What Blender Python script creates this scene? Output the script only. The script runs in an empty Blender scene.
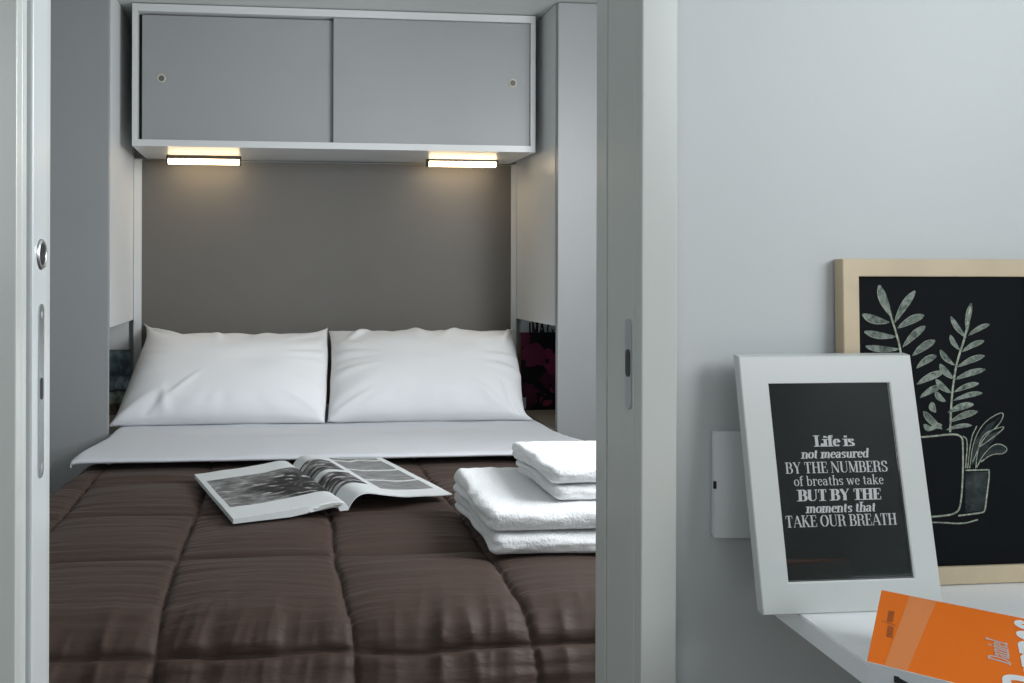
import bpy, bmesh, math, random
from mathutils import Vector, Matrix, noise as mnoise

# ------------------------------------------------------------------ camera, world, lights, exposure
SC = bpy.context.scene
COL = SC.collection
ROLL = 0.0025  # the camera was held a touch off level
CZ = 1.05                                   # height of the lens above the floor

cam = bpy.data.cameras.new('camera')
cam.sensor_width = 36.0
cam.lens = 36.0 * 800.0 / 1024.0
cam.shift_x = (512 - 345.8) / 1024.0
cam.shift_y = -(341.5 - 272.0) / 1024.0
cam.clip_start = 0.02
cam_o = bpy.data.objects.new('camera', cam)
COL.objects.link(cam_o)
cam_o.matrix_world = (Matrix.Translation((0, 0, CZ)) @ Matrix.Rotation(math.radians(-5.197), 4, 'Z')
                      @ Matrix.Rotation(math.radians(90), 4, 'X') @ Matrix.Rotation(ROLL, 4, 'Z'))
SC.camera = cam_o

W = bpy.data.worlds.new('world'); SC.world = W; W.use_nodes = True
W.node_tree.nodes['Background'].inputs[0].default_value = (0.75, 0.88, 1.0, 1)
W.node_tree.nodes['Background'].inputs[1].default_value = 1.0

def area(name, loc, aim, sx, sy, power, color):
    l = bpy.data.lights.new(name, 'AREA'); l.shape = 'RECTANGLE'; l.size = sx; l.size_y = sy
    l.energy = power; l.color = color
    o = bpy.data.objects.new(name, l); COL.objects.link(o)
    o.location = loc
    o.rotation_euler = (Vector(aim) - Vector(loc)).to_track_quat('-Z', 'Y').to_euler()
    return o
# daylight standing in the openings of the three windows (bedroom side window, living room side and rear windows)
area('daylight_bedroom_window', (1.375, 1.30, 1.40), (0.2, 2.0, 0.8), 0.80, 0.70, 28.0, (0.94, 0.975, 1.0))
area('daylight_side_window', (1.375, -0.25, 1.56), (0.45, 0.35, 0.9), 0.95, 0.60, 15.5, (0.93, 0.975, 1.0))
area('daylight_rear_window', (0.15, -2.385, 1.42), (0.2, 0.0, 0.95), 1.4, 0.80, 4.0, (0.93, 0.975, 1.0))
area('fill_left_window', (-0.96, -0.75, 1.36), (0.4, 0.2, 1.0), 0.75, 0.70, 5.0, (0.93, 0.975, 1.0))  # fill light added to brighten the right jamb from the left

VS = SC.view_settings
VS.view_transform = 'Standard'; VS.look = 'None'; VS.gamma = 1.0; VS.use_curve_mapping = False
VS.exposure = 0.10

# ------------------------------------------------------------------ materials
def mat(name, color, rough=0.5, spec=0.5, bump=None, vary=None, metal=0.0, emit=None, sheen=0.0, coat=0.0):
    """bump = (scale, strength, stretch xyz); vary = (scale, amount)"""
    m = bpy.data.materials.new(name); m.use_nodes = True
    nt = m.node_tree; b = nt.nodes['Principled BSDF']
    b.inputs['Base Color'].default_value = (*color, 1)
    b.inputs['Roughness'].default_value = rough
    b.inputs['Metallic'].default_value = metal
    b.inputs['Specular IOR Level'].default_value = spec
    if sheen:
        b.inputs['Sheen Weight'].default_value = sheen; b.inputs['Sheen Roughness'].default_value = 0.4
    if coat:
        b.inputs['Coat Weight'].default_value = coat; b.inputs['Coat Roughness'].default_value = 0.08
    if emit:
        b.inputs['Emission Color'].default_value = (*emit[0], 1); b.inputs['Emission Strength'].default_value = emit[1]
    if bump or vary:
        tc = nt.nodes.new('ShaderNodeTexCoord')
    if bump:
        mp = nt.nodes.new('ShaderNodeMapping'); mp.inputs['Scale'].default_value = bump[2] if len(bump) > 2 else (1, 1, 1)
        nz = nt.nodes.new('ShaderNodeTexNoise'); nz.inputs['Scale'].default_value = bump[0]; nz.inputs['Detail'].default_value = 4
        bp = nt.nodes.new('ShaderNodeBump'); bp.inputs['Strength'].default_value = bump[1]; bp.inputs['Distance'].default_value = 0.004
        nt.links.new(tc.outputs['Object'], mp.inputs[0]); nt.links.new(mp.outputs[0], nz.inputs['Vector'])
        nt.links.new(nz.outputs['Fac'], bp.inputs['Height']); nt.links.new(bp.outputs[0], b.inputs['Normal'])
    if vary:
        nz = nt.nodes.new('ShaderNodeTexNoise'); nz.inputs['Scale'].default_value = vary[0]; nz.inputs['Detail'].default_value = 3
        rp = nt.nodes.new('ShaderNodeValToRGB')
        a = vary[1]
        rp.color_ramp.elements[0].position = 0.3; rp.color_ramp.elements[1].position = 0.7
        rp.color_ramp.elements[0].color = (*[c * (1 - a) for c in color], 1)
        rp.color_ramp.elements[1].color = (*[min(1, c * (1 + a)) for c in color], 1)
        nt.links.new(tc.outputs['Object'], nz.inputs['Vector'])
        nt.links.new(nz.outputs['Fac'], rp.inputs[0]); nt.links.new(rp.outputs[0], b.inputs['Base Color'])
    return m

M = {}
M['wall'] = mat('wall_paint', (0.50, 0.522, 0.524), 0.55, bump=(60, 0.03), vary=(3, 0.01))
M['ceiling'] = mat('ceiling_paint', (0.62, 0.645, 0.63), 0.6, bump=(60, 0.03))
M['trim'] = mat('gloss_trim_paint', (0.555, 0.575, 0.55), 0.22, bump=(30, 0.015))
M['door'] = mat('gloss_door_paint', (0.58, 0.61, 0.61), 0.25)
M['white'] = mat('white_laminate', (0.68, 0.69, 0.69), 0.35, bump=(40, 0.015))
M['grey'] = mat('grey_laminate', (0.335, 0.343, 0.348), 0.45, bump=(120, 0.02), vary=(5, 0.015))
M['greyside'] = mat('grey_laminate_edge', (0.335, 0.343, 0.348), 0.45)
M['taupe'] = mat('taupe_panel', (0.138, 0.130, 0.119), 0.6, bump=(180, 0.04), vary=(6, 0.02))
M['floor'] = mat('oak_floor', (0.25, 0.19, 0.14), 0.45, bump=(12, 0.1, (1, 8, 1)), vary=(4, 0.15))
M['dark'] = mat('interior_shade_black', (0.012, 0.012, 0.013), 0.6)
M['black'] = mat('black_plastic', (0.015, 0.015, 0.016), 0.4)
M['steel'] = mat('satin_steel', (0.55, 0.57, 0.58), 0.32, metal=1.0)
M['recess'] = mat('ring_shadow_grey', (0.13, 0.13, 0.12), 0.5)
M['brass'] = mat('pale_ring', (0.55, 0.52, 0.42), 0.35)
M['lamp'] = mat('lamp_diffuser', (0.9, 0.85, 0.75), 0.4, emit=((1.0, 0.74, 0.43), 12.0))
M['linen'] = mat('white_cotton', (0.80, 0.81, 0.83), 0.85, spec=0.2, bump=(14, 0.12), sheen=0.1)
M['sheet'] = mat('white_sheet_cotton', (0.64, 0.655, 0.69), 0.85, spec=0.2, bump=(10, 0.12), sheen=0.1)
M['quilt'] = mat('brown_quilt_satin', (0.062, 0.0400, 0.0320), 0.6, spec=0.2, bump=(11, 0.55, (1.6, 8.0, 8.0)), sheen=0.05)
M['towel'] = mat('white_terry', (0.86, 0.87, 0.88), 0.95, spec=0.1, bump=(220, 0.5), sheen=0.3)
M['mattress'] = mat('mattress_ticking', (0.7, 0.7, 0.68), 0.9)
M['bedbase'] = mat('grey_bed_base', (0.25, 0.24, 0.23), 0.8, bump=(200, 0.1))
M['frame'] = mat('white_frame_paint', (0.55, 0.57, 0.56), 0.3)
M['desk'] = mat('white_desk_laminate', (0.86, 0.88, 0.89), 0.3)
M['pine'] = mat('pale_pine', (0.53, 0.43, 0.295), 0.5, bump=(10, 0.1, (1, 1, 1)), vary=(14, 0.10))
M['chalkboard'] = mat('chalkboard', (0.0045, 0.0055, 0.007), 0.7, spec=0.08)
M['print'] = mat('print_black', (0.006, 0.010, 0.0085), 0.6, spec=0.2, vary=(9, 0.5))  # green cast of the greenery reflected in the glass, put into the black
M['ink'] = mat('ink_white', (0.72, 0.74, 0.75), 0.7)
M['blackink'] = mat('ink_black', (0.012, 0.013, 0.015), 0.7)
M['redink'] = mat('ink_dark_orange', (0.30, 0.075, 0.012), 0.6)
M['pinkink'] = mat('ink_pale_grey', (0.56, 0.45, 0.42), 0.6)
M['orange'] = mat('orange_cover', (0.80, 0.165, 0.008), 0.6, spec=0.15)
M['orangeband'] = mat('pale_orange_band', (0.72, 0.24, 0.075), 0.6, spec=0.15)
M['paper'] = mat('paper', (0.72, 0.72, 0.69), 0.8)
M['spine'] = mat('white_card', (0.62, 0.65, 0.67), 0.4)
M['switch'] = mat('switch_plastic', (0.64, 0.66, 0.67), 0.3)
M['beige'] = mat('beige_shelf', (0.42, 0.38, 0.32), 0.5)
M['outsideframe'] = mat('window_frame_white', (0.7, 0.7, 0.7), 0.4)

def nodes_of(name, rough=0.6, spec=0.3):
    m = bpy.data.materials.new(name); m.use_nodes = True
    b = m.node_tree.nodes['Principled BSDF']; b.inputs['Roughness'].default_value = rough
    b.inputs['Specular IOR Level'].default_value = spec
    return m, m.node_tree, b

def mth(nt, op, a, b=None, c=None):
    n = nt.nodes.new('ShaderNodeMath'); n.operation = op
    for i, v in enumerate((a, b, c)):
        if v is None: continue
        if isinstance(v, (int, float)): n.inputs[i].default_value = v
        else: nt.links.new(v, n.inputs[i])
    return n.outputs[0]

def rect(nt, u, v, u0, u1, v0, v1):
    r = mth(nt, 'MULTIPLY', mth(nt, 'GREATER_THAN', u, u0), mth(nt, 'LESS_THAN', u, u1))
    s = mth(nt, 'MULTIPLY', mth(nt, 'GREATER_THAN', v, v0), mth(nt, 'LESS_THAN', v, v1))
    return mth(nt, 'MULTIPLY', r, s)

def noise_tex(nt, vec, scale, stretch, detail=5, dist=0.0):
    mp = nt.nodes.new('ShaderNodeMapping'); mp.inputs['Scale'].default_value = stretch
    nt.links.new(vec, mp.inputs[0])
    n = nt.nodes.new('ShaderNodeTexNoise'); n.inputs['Scale'].default_value = scale
    n.inputs['Detail'].default_value = detail; n.inputs['Distortion'].default_value = dist
    nt.links.new(mp.outputs[0], n.inputs['Vector'])
    return n.outputs['Fac']

def ramp(nt, fac, stops):
    r = nt.nodes.new('ShaderNodeValToRGB')
    els = r.color_ramp.elements
    while len(els) < len(stops): els.new(0.5)
    for e, (p, c) in zip(els, stops):
        e.position = p; e.color = (c, c, c, 1) if isinstance(c, float) else (*c, 1)
    nt.links.new(fac, r.inputs[0])
    return r.outputs[0]

def mixc(nt, fac, a, b):
    n = nt.nodes.new('ShaderNodeMix'); n.data_type = 'RGBA'
    nt.links.new(fac, n.inputs[0])
    for v, i in ((a, 6), (b, 7)):
        if isinstance(v, tuple): n.inputs[i].default_value = (*v, 1)
        else: nt.links.new(v, n.inputs[i])
    return n.outputs[2]

def page_left():
    m, nt, b = nodes_of('page_sea_rocks', 0.45, 0.2)
    tc = nt.nodes.new('ShaderNodeTexCoord'); sp = nt.nodes.new('ShaderNodeSeparateXYZ')
    nt.links.new(tc.outputs['UV'], sp.inputs[0]); u, v = sp.outputs[0], sp.outputs[1]
    n1 = noise_tex(nt, tc.outputs['UV'], 7, (1, 3.2, 1), 8, 0.6)
    n2 = noise_tex(nt, tc.outputs['UV'], 3, (1, 1.4, 1), 4, 0.2)
    rock = mth(nt, 'SUBTRACT', mth(nt, 'ADD', mth(nt, 'MULTIPLY', u, 0.55), mth(nt, 'MULTIPLY', n2, 0.5)),
               mth(nt, 'ABSOLUTE', mth(nt, 'SUBTRACT', v, 0.42)))
    sea = ramp(nt, n1, [(0.32, 0.08), (0.48, 0.16), (0.58, 0.26), (0.70, 0.45)])
    rk = ramp(nt, n1, [(0.36, 0.008), (0.53, 0.028), (0.59, 0.10), (0.67, 0.5)])
    f = nt.nodes.new('ShaderNodeMapRange'); f.inputs[1].default_value = 0.30; f.inputs[2].default_value = 0.42
    nt.links.new(rock, f.inputs[0])
    img = mixc(nt, f.outputs[0], sea, rk)
    k = rect(nt, u, v, 0.05, 0.97, 0.2, 0.80)
    nt.links.new(mixc(nt, k, (0.66, 0.68, 0.68), img), b.inputs['Base Color'])
    return m

def page_right():
    m, nt, b = nodes_of('page_waves', 0.45, 0.2)
    tc = nt.nodes.new('ShaderNodeTexCoord'); sp = nt.nodes.new('ShaderNodeSeparateXYZ')
    nt.links.new(tc.outputs['UV'], sp.inputs[0]); u, v = sp.outputs[0], sp.outputs[1]
    n1 = noise_tex(nt, tc.outputs['UV'], 6, (1, 5, 1), 8, 0.5)
    wob = mth(nt, 'MULTIPLY', noise_tex(nt, tc.outputs['UV'], 4, (1, 0.4, 1), 3), 0.12)
    ph = mth(nt, 'FRACT', mth(nt, 'MULTIPLY', mth(nt, 'ADD', v, wob), 3.6))
    crest = mth(nt, 'LESS_THAN', mth(nt, 'ABSOLUTE', mth(nt, 'SUBTRACT', ph, 0.5)), 0.055)
    sea = ramp(nt, n1, [(0.3, 0.14), (0.55, 0.23), (0.75, 0.34)])
    sea = mixc(nt, crest, sea, (0.6, 0.62, 0.62))
    dk = ramp(nt, n1, [(0.36, 0.010), (0.48, 0.05), (0.55, 0.22), (0.64, 0.5)])
    white = (0.66, 0.68, 0.68)
    c = mixc(nt, rect(nt, u, v, 0.40, 0.93, 0.14, 0.985), white, sea)
    c = mixc(nt, rect(nt, u, v, -0.1, 0.33, 0.22, 0.52), c, dk)
    c = mixc(nt, rect(nt, u, v, -0.1, 0.33, 0.58, 0.86), c, dk)
    nt.links.new(c, b.inputs['Base Color'])
    return m

def floral():
    m, nt, b = nodes_of('floral_cover', 0.35, 0.4)
    tc = nt.nodes.new('ShaderNodeTexCoord')
    v = nt.nodes.new('ShaderNodeTexVoronoi'); v.inputs['Scale'].default_value = 12; v.inputs['Randomness'].default_value = 1
    nz = nt.nodes.new('ShaderNodeTexNoise'); nz.inputs['Scale'].default_value = 22
    mx = nt.nodes.new('ShaderNodeMix'); mx.data_type = 'RGBA'; mx.inputs[0].default_value = 0.08
    nt.links.new(tc.outputs['Object'], mx.inputs[6]); nt.links.new(nz.outputs['Color'], mx.inputs[7])
    nt.links.new(tc.outputs['Object'], nz.inputs['Vector'])
    nt.links.new(mx.outputs[2], v.inputs['Vector'])
    sp = nt.nodes.new('ShaderNodeSeparateColor'); nt.links.new(v.outputs['Color'], sp.inputs[0])
    petal = mth(nt, 'MULTIPLY', mth(nt, 'LESS_THAN', v.outputs['Distance'], 0.52), mth(nt, 'GREATER_THAN', sp.outputs[0], 0.38))
    tint = ramp(nt, sp.outputs[1], [(0.0, (0.05, 0.012, 0.03)), (0.5, (0.11, 0.018, 0.05)), (1.0, (0.24, 0.028, 0.085))])
    nt.links.new(mixc(nt, petal, (0.006, 0.006, 0.008), tint), b.inputs['Base Color'])
    return m

def landscape():
    m, nt, b = nodes_of('landscape_cover', 0.4, 0.4)
    tc = nt.nodes.new('ShaderNodeTexCoord'); sp = nt.nodes.new('ShaderNodeSeparateXYZ')
    nt.links.new(tc.outputs['Object'], sp.inputs[0])
    n1 = noise_tex(nt, tc.outputs['Object'], 16, (1, 1, 1), 6, 0.5)
    z = mth(nt, 'ADD', mth(nt, 'MULTIPLY', sp.outputs[2], 4.3), mth(nt, 'MULTIPLY', mth(nt, 'SUBTRACT', n1, 0.5), 0.14))
    base = ramp(nt, z, [(0.0, (0.03, 0.028, 0.022)), (0.17, (0.035, 0.03, 0.022)), (0.2, (0.09, 0.105, 0.09)), (0.36, (0.09, 0.11, 0.105)),
                        (0.385, (0.012, 0.014, 0.018)), (0.42, (0.085, 0.11, 0.13)), (0.58, (0.08, 0.10, 0.12)), (0.62, (0.03, 0.045, 0.06)), (0.95, (0.035, 0.05, 0.055)), (1.0, (0.02, 0.025, 0.025))])
    spk = ramp(nt, noise_tex(nt, tc.outputs['Object'], 40, (1, 1, 0.6), 4), [(0.42, 2.6), (0.6, 7.0)])
    mu = nt.nodes.new('ShaderNodeMix'); mu.data_type = 'RGBA'; mu.blend_type = 'MULTIPLY'; mu.inputs[0].default_value = 0.8
    nt.links.new(base, mu.inputs[6]); nt.links.new(spk, mu.inputs[7])
    nt.links.new(mu.outputs[2], b.inputs['Base Color'])
    return m

def chalk(name, lo, hi, sc):
    m, nt, b = nodes_of(name, 0.9, 0.1)
    tc = nt.nodes.new('ShaderNodeTexCoord')
    f = noise_tex(nt, tc.outputs['Object'], sc, (1, 1, 1), 6, 0.8)
    c = ramp(nt, f, [(0.3, tuple(lo)), (0.7, tuple(hi))])
    nt.links.new(c, b.inputs['Base Color'])
    return m

def clear_glass():
    m = bpy.data.materials.new('clear_glass'); m.use_nodes = True
    nt = m.node_tree; nt.nodes.clear()
    out = nt.nodes.new('ShaderNodeOutputMaterial'); mx = nt.nodes.new('ShaderNodeMixShader')
    tr = nt.nodes.new('ShaderNodeBsdfTransparent'); gl = nt.nodes.new('ShaderNodeBsdfGlossy'); fr = nt.nodes.new('ShaderNodeFresnel')
    gl.inputs['Roughness'].default_value = 0.03; fr.inputs['IOR'].default_value = 1.33
    nt.links.new(fr.outputs[0], mx.inputs[0]); nt.links.new(tr.outputs[0], mx.inputs[1]); nt.links.new(gl.outputs[0], mx.inputs[2])
    nt.links.new(mx.outputs[0], out.inputs[0])
    return m
M['pageL'] = page_left(); M['pageR'] = page_right(); M['floral'] = floral(); M['landscape'] = landscape()
M['chalkfill'] = chalk('chalk_fill', (0.05, 0.065, 0.058), (0.27, 0.31, 0.27), 150)
M['chalkline'] = chalk('chalk_line', (0.12, 0.14, 0.12), (0.42, 0.46, 0.36), 240)
M['chalkfaint'] = chalk('chalk_smudge', (0.012, 0.016, 0.018), (0.05, 0.06, 0.06), 90)
M['glass'] = clear_glass()

# ------------------------------------------------------------------ helpers
def obj(name, bm, material, parent=None, smooth=False, origin=None):
    """link one mesh object; origin moves the mesh origin there"""
    if origin is not None:
        bmesh.ops.translate(bm, verts=bm.verts, vec=-Vector(origin))
    bmesh.ops.recalc_face_normals(bm, faces=bm.faces)
    me = bpy.data.meshes.new(name); bm.to_mesh(me); bm.free()
    if smooth:
        for p in me.polygons: p.use_smooth = True
        if isinstance(smooth, float):
            me.set_sharp_from_angle(angle=smooth)
    me.materials.append(material)
    o = bpy.data.objects.new(name, me); COL.objects.link(o)
    if origin is not None: o.location = origin
    if parent:
        o.parent = parent
        if origin is not None:
            o.location = Vector(origin) - (parent.location if True else Vector())
    return o

def tag(o, label, cat, group=None):
    o['label'] = label; o['category'] = cat
    if group: o['group'] = group
    return o

def thing(name, label, cat, loc, group=None):
    o = bpy.data.objects.new(name, None); COL.objects.link(o); o.location = loc; o.empty_display_size = 0.05
    return tag(o, label, cat, group)

def part(name, bm, material, parent, smooth=False):
    """bm in world coordinates; stored relative to the parent chain"""
    base = Vector(); p = parent
    while p: base += p.location; p = p.parent
    bmesh.ops.translate(bm, verts=bm.verts, vec=-base)
    o = obj(name, bm, material, parent, smooth)
    return o

def box(bm, x0, x1, y0, y1, z0, z1, bev=0.0, seg=2):
    r = bmesh.ops.create_cube(bm, size=1.0)
    vs = r['verts']
    for v in vs:
        v.co = Vector((x0 if v.co.x < 0 else x1, y0 if v.co.y < 0 else y1, z0 if v.co.z < 0 else z1))
    if bev:
        es = list({e for v in vs for e in v.link_edges})
        bmesh.ops.bevel(bm, geom=es, offset=bev, segments=seg, affect='EDGES', profile=0.5)
    return bm

def B(*a, **k):
    return box(bmesh.new(), *a, **k)

def boxes(lst, bev=0.0):
    bm = bmesh.new()
    for b in lst: box(bm, *b, bev=bev)
    return bm

def struct(name, bm, m, parent=None, smooth=False):
    o = obj(name, bm, m, parent, smooth)
    if parent is None: o['kind'] = 'structure'
    return o

def grid(bm, nu, nv, fn, uv=None, flip=False):
    vs = [[bm.verts.new(fn(i / nu, j / nv)) for j in range(nv + 1)] for i in range(nu + 1)]
    lay = bm.loops.layers.uv.verify() if uv else None
    for i in range(nu):
        for j in range(nv):
            q = [(i, j), (i + 1, j), (i + 1, j + 1), (i, j + 1)]
            if flip: q.reverse()
            f = bm.faces.new([vs[a][b] for a, b in q])
            if uv:
                for l, (a, b) in zip(f.loops, q): l[lay].uv = (a / nu, b / nv)
    return vs

def lathe(bm, prof, n, c, ax):
    """prof: (radius, height along ax); ax a unit vector"""
    ax = Vector(ax).normalized(); t = ax.orthogonal().normalized(); s = ax.cross(t); c = Vector(c)
    rings = []
    for r, h in prof:
        if r < 1e-6: rings.append([bm.verts.new(c + ax * h)])
        else: rings.append([bm.verts.new(c + ax * h + (t * math.cos(2 * math.pi * k / n) + s * math.sin(2 * math.pi * k / n)) * r) for k in range(n)])
    for a, b in zip(rings, rings[1:]):
        for k in range(n):
            k2 = (k + 1) % n
            if len(a) == 1: bm.faces.new([a[0], b[k], b[k2]])
            elif len(b) == 1: bm.faces.new([a[k], a[k2], b[0]])
            else: bm.faces.new([a[k], a[k2], b[k2], b[k]])
    return bm

def N(x, y, z=0.0): return mnoise.noise(Vector((x, y, z)))

def sstep(a, b, x):
    t = max(0.0, min(1.0, (x - a) / (b - a))); return t * t * (3 - 2 * t)

# ------------------------------------------------------------------ lettering: high-contrast strokes built as mesh
def arc(cx, cy, rx, ry, a0, a1, n=14):
    return [(cx + rx * math.cos(math.radians(a0 + (a1 - a0) * k / n)), cy + ry * math.sin(math.radians(a0 + (a1 - a0) * k / n))) for k in range(n + 1)]
def ln(*p): return list(p)
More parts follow.
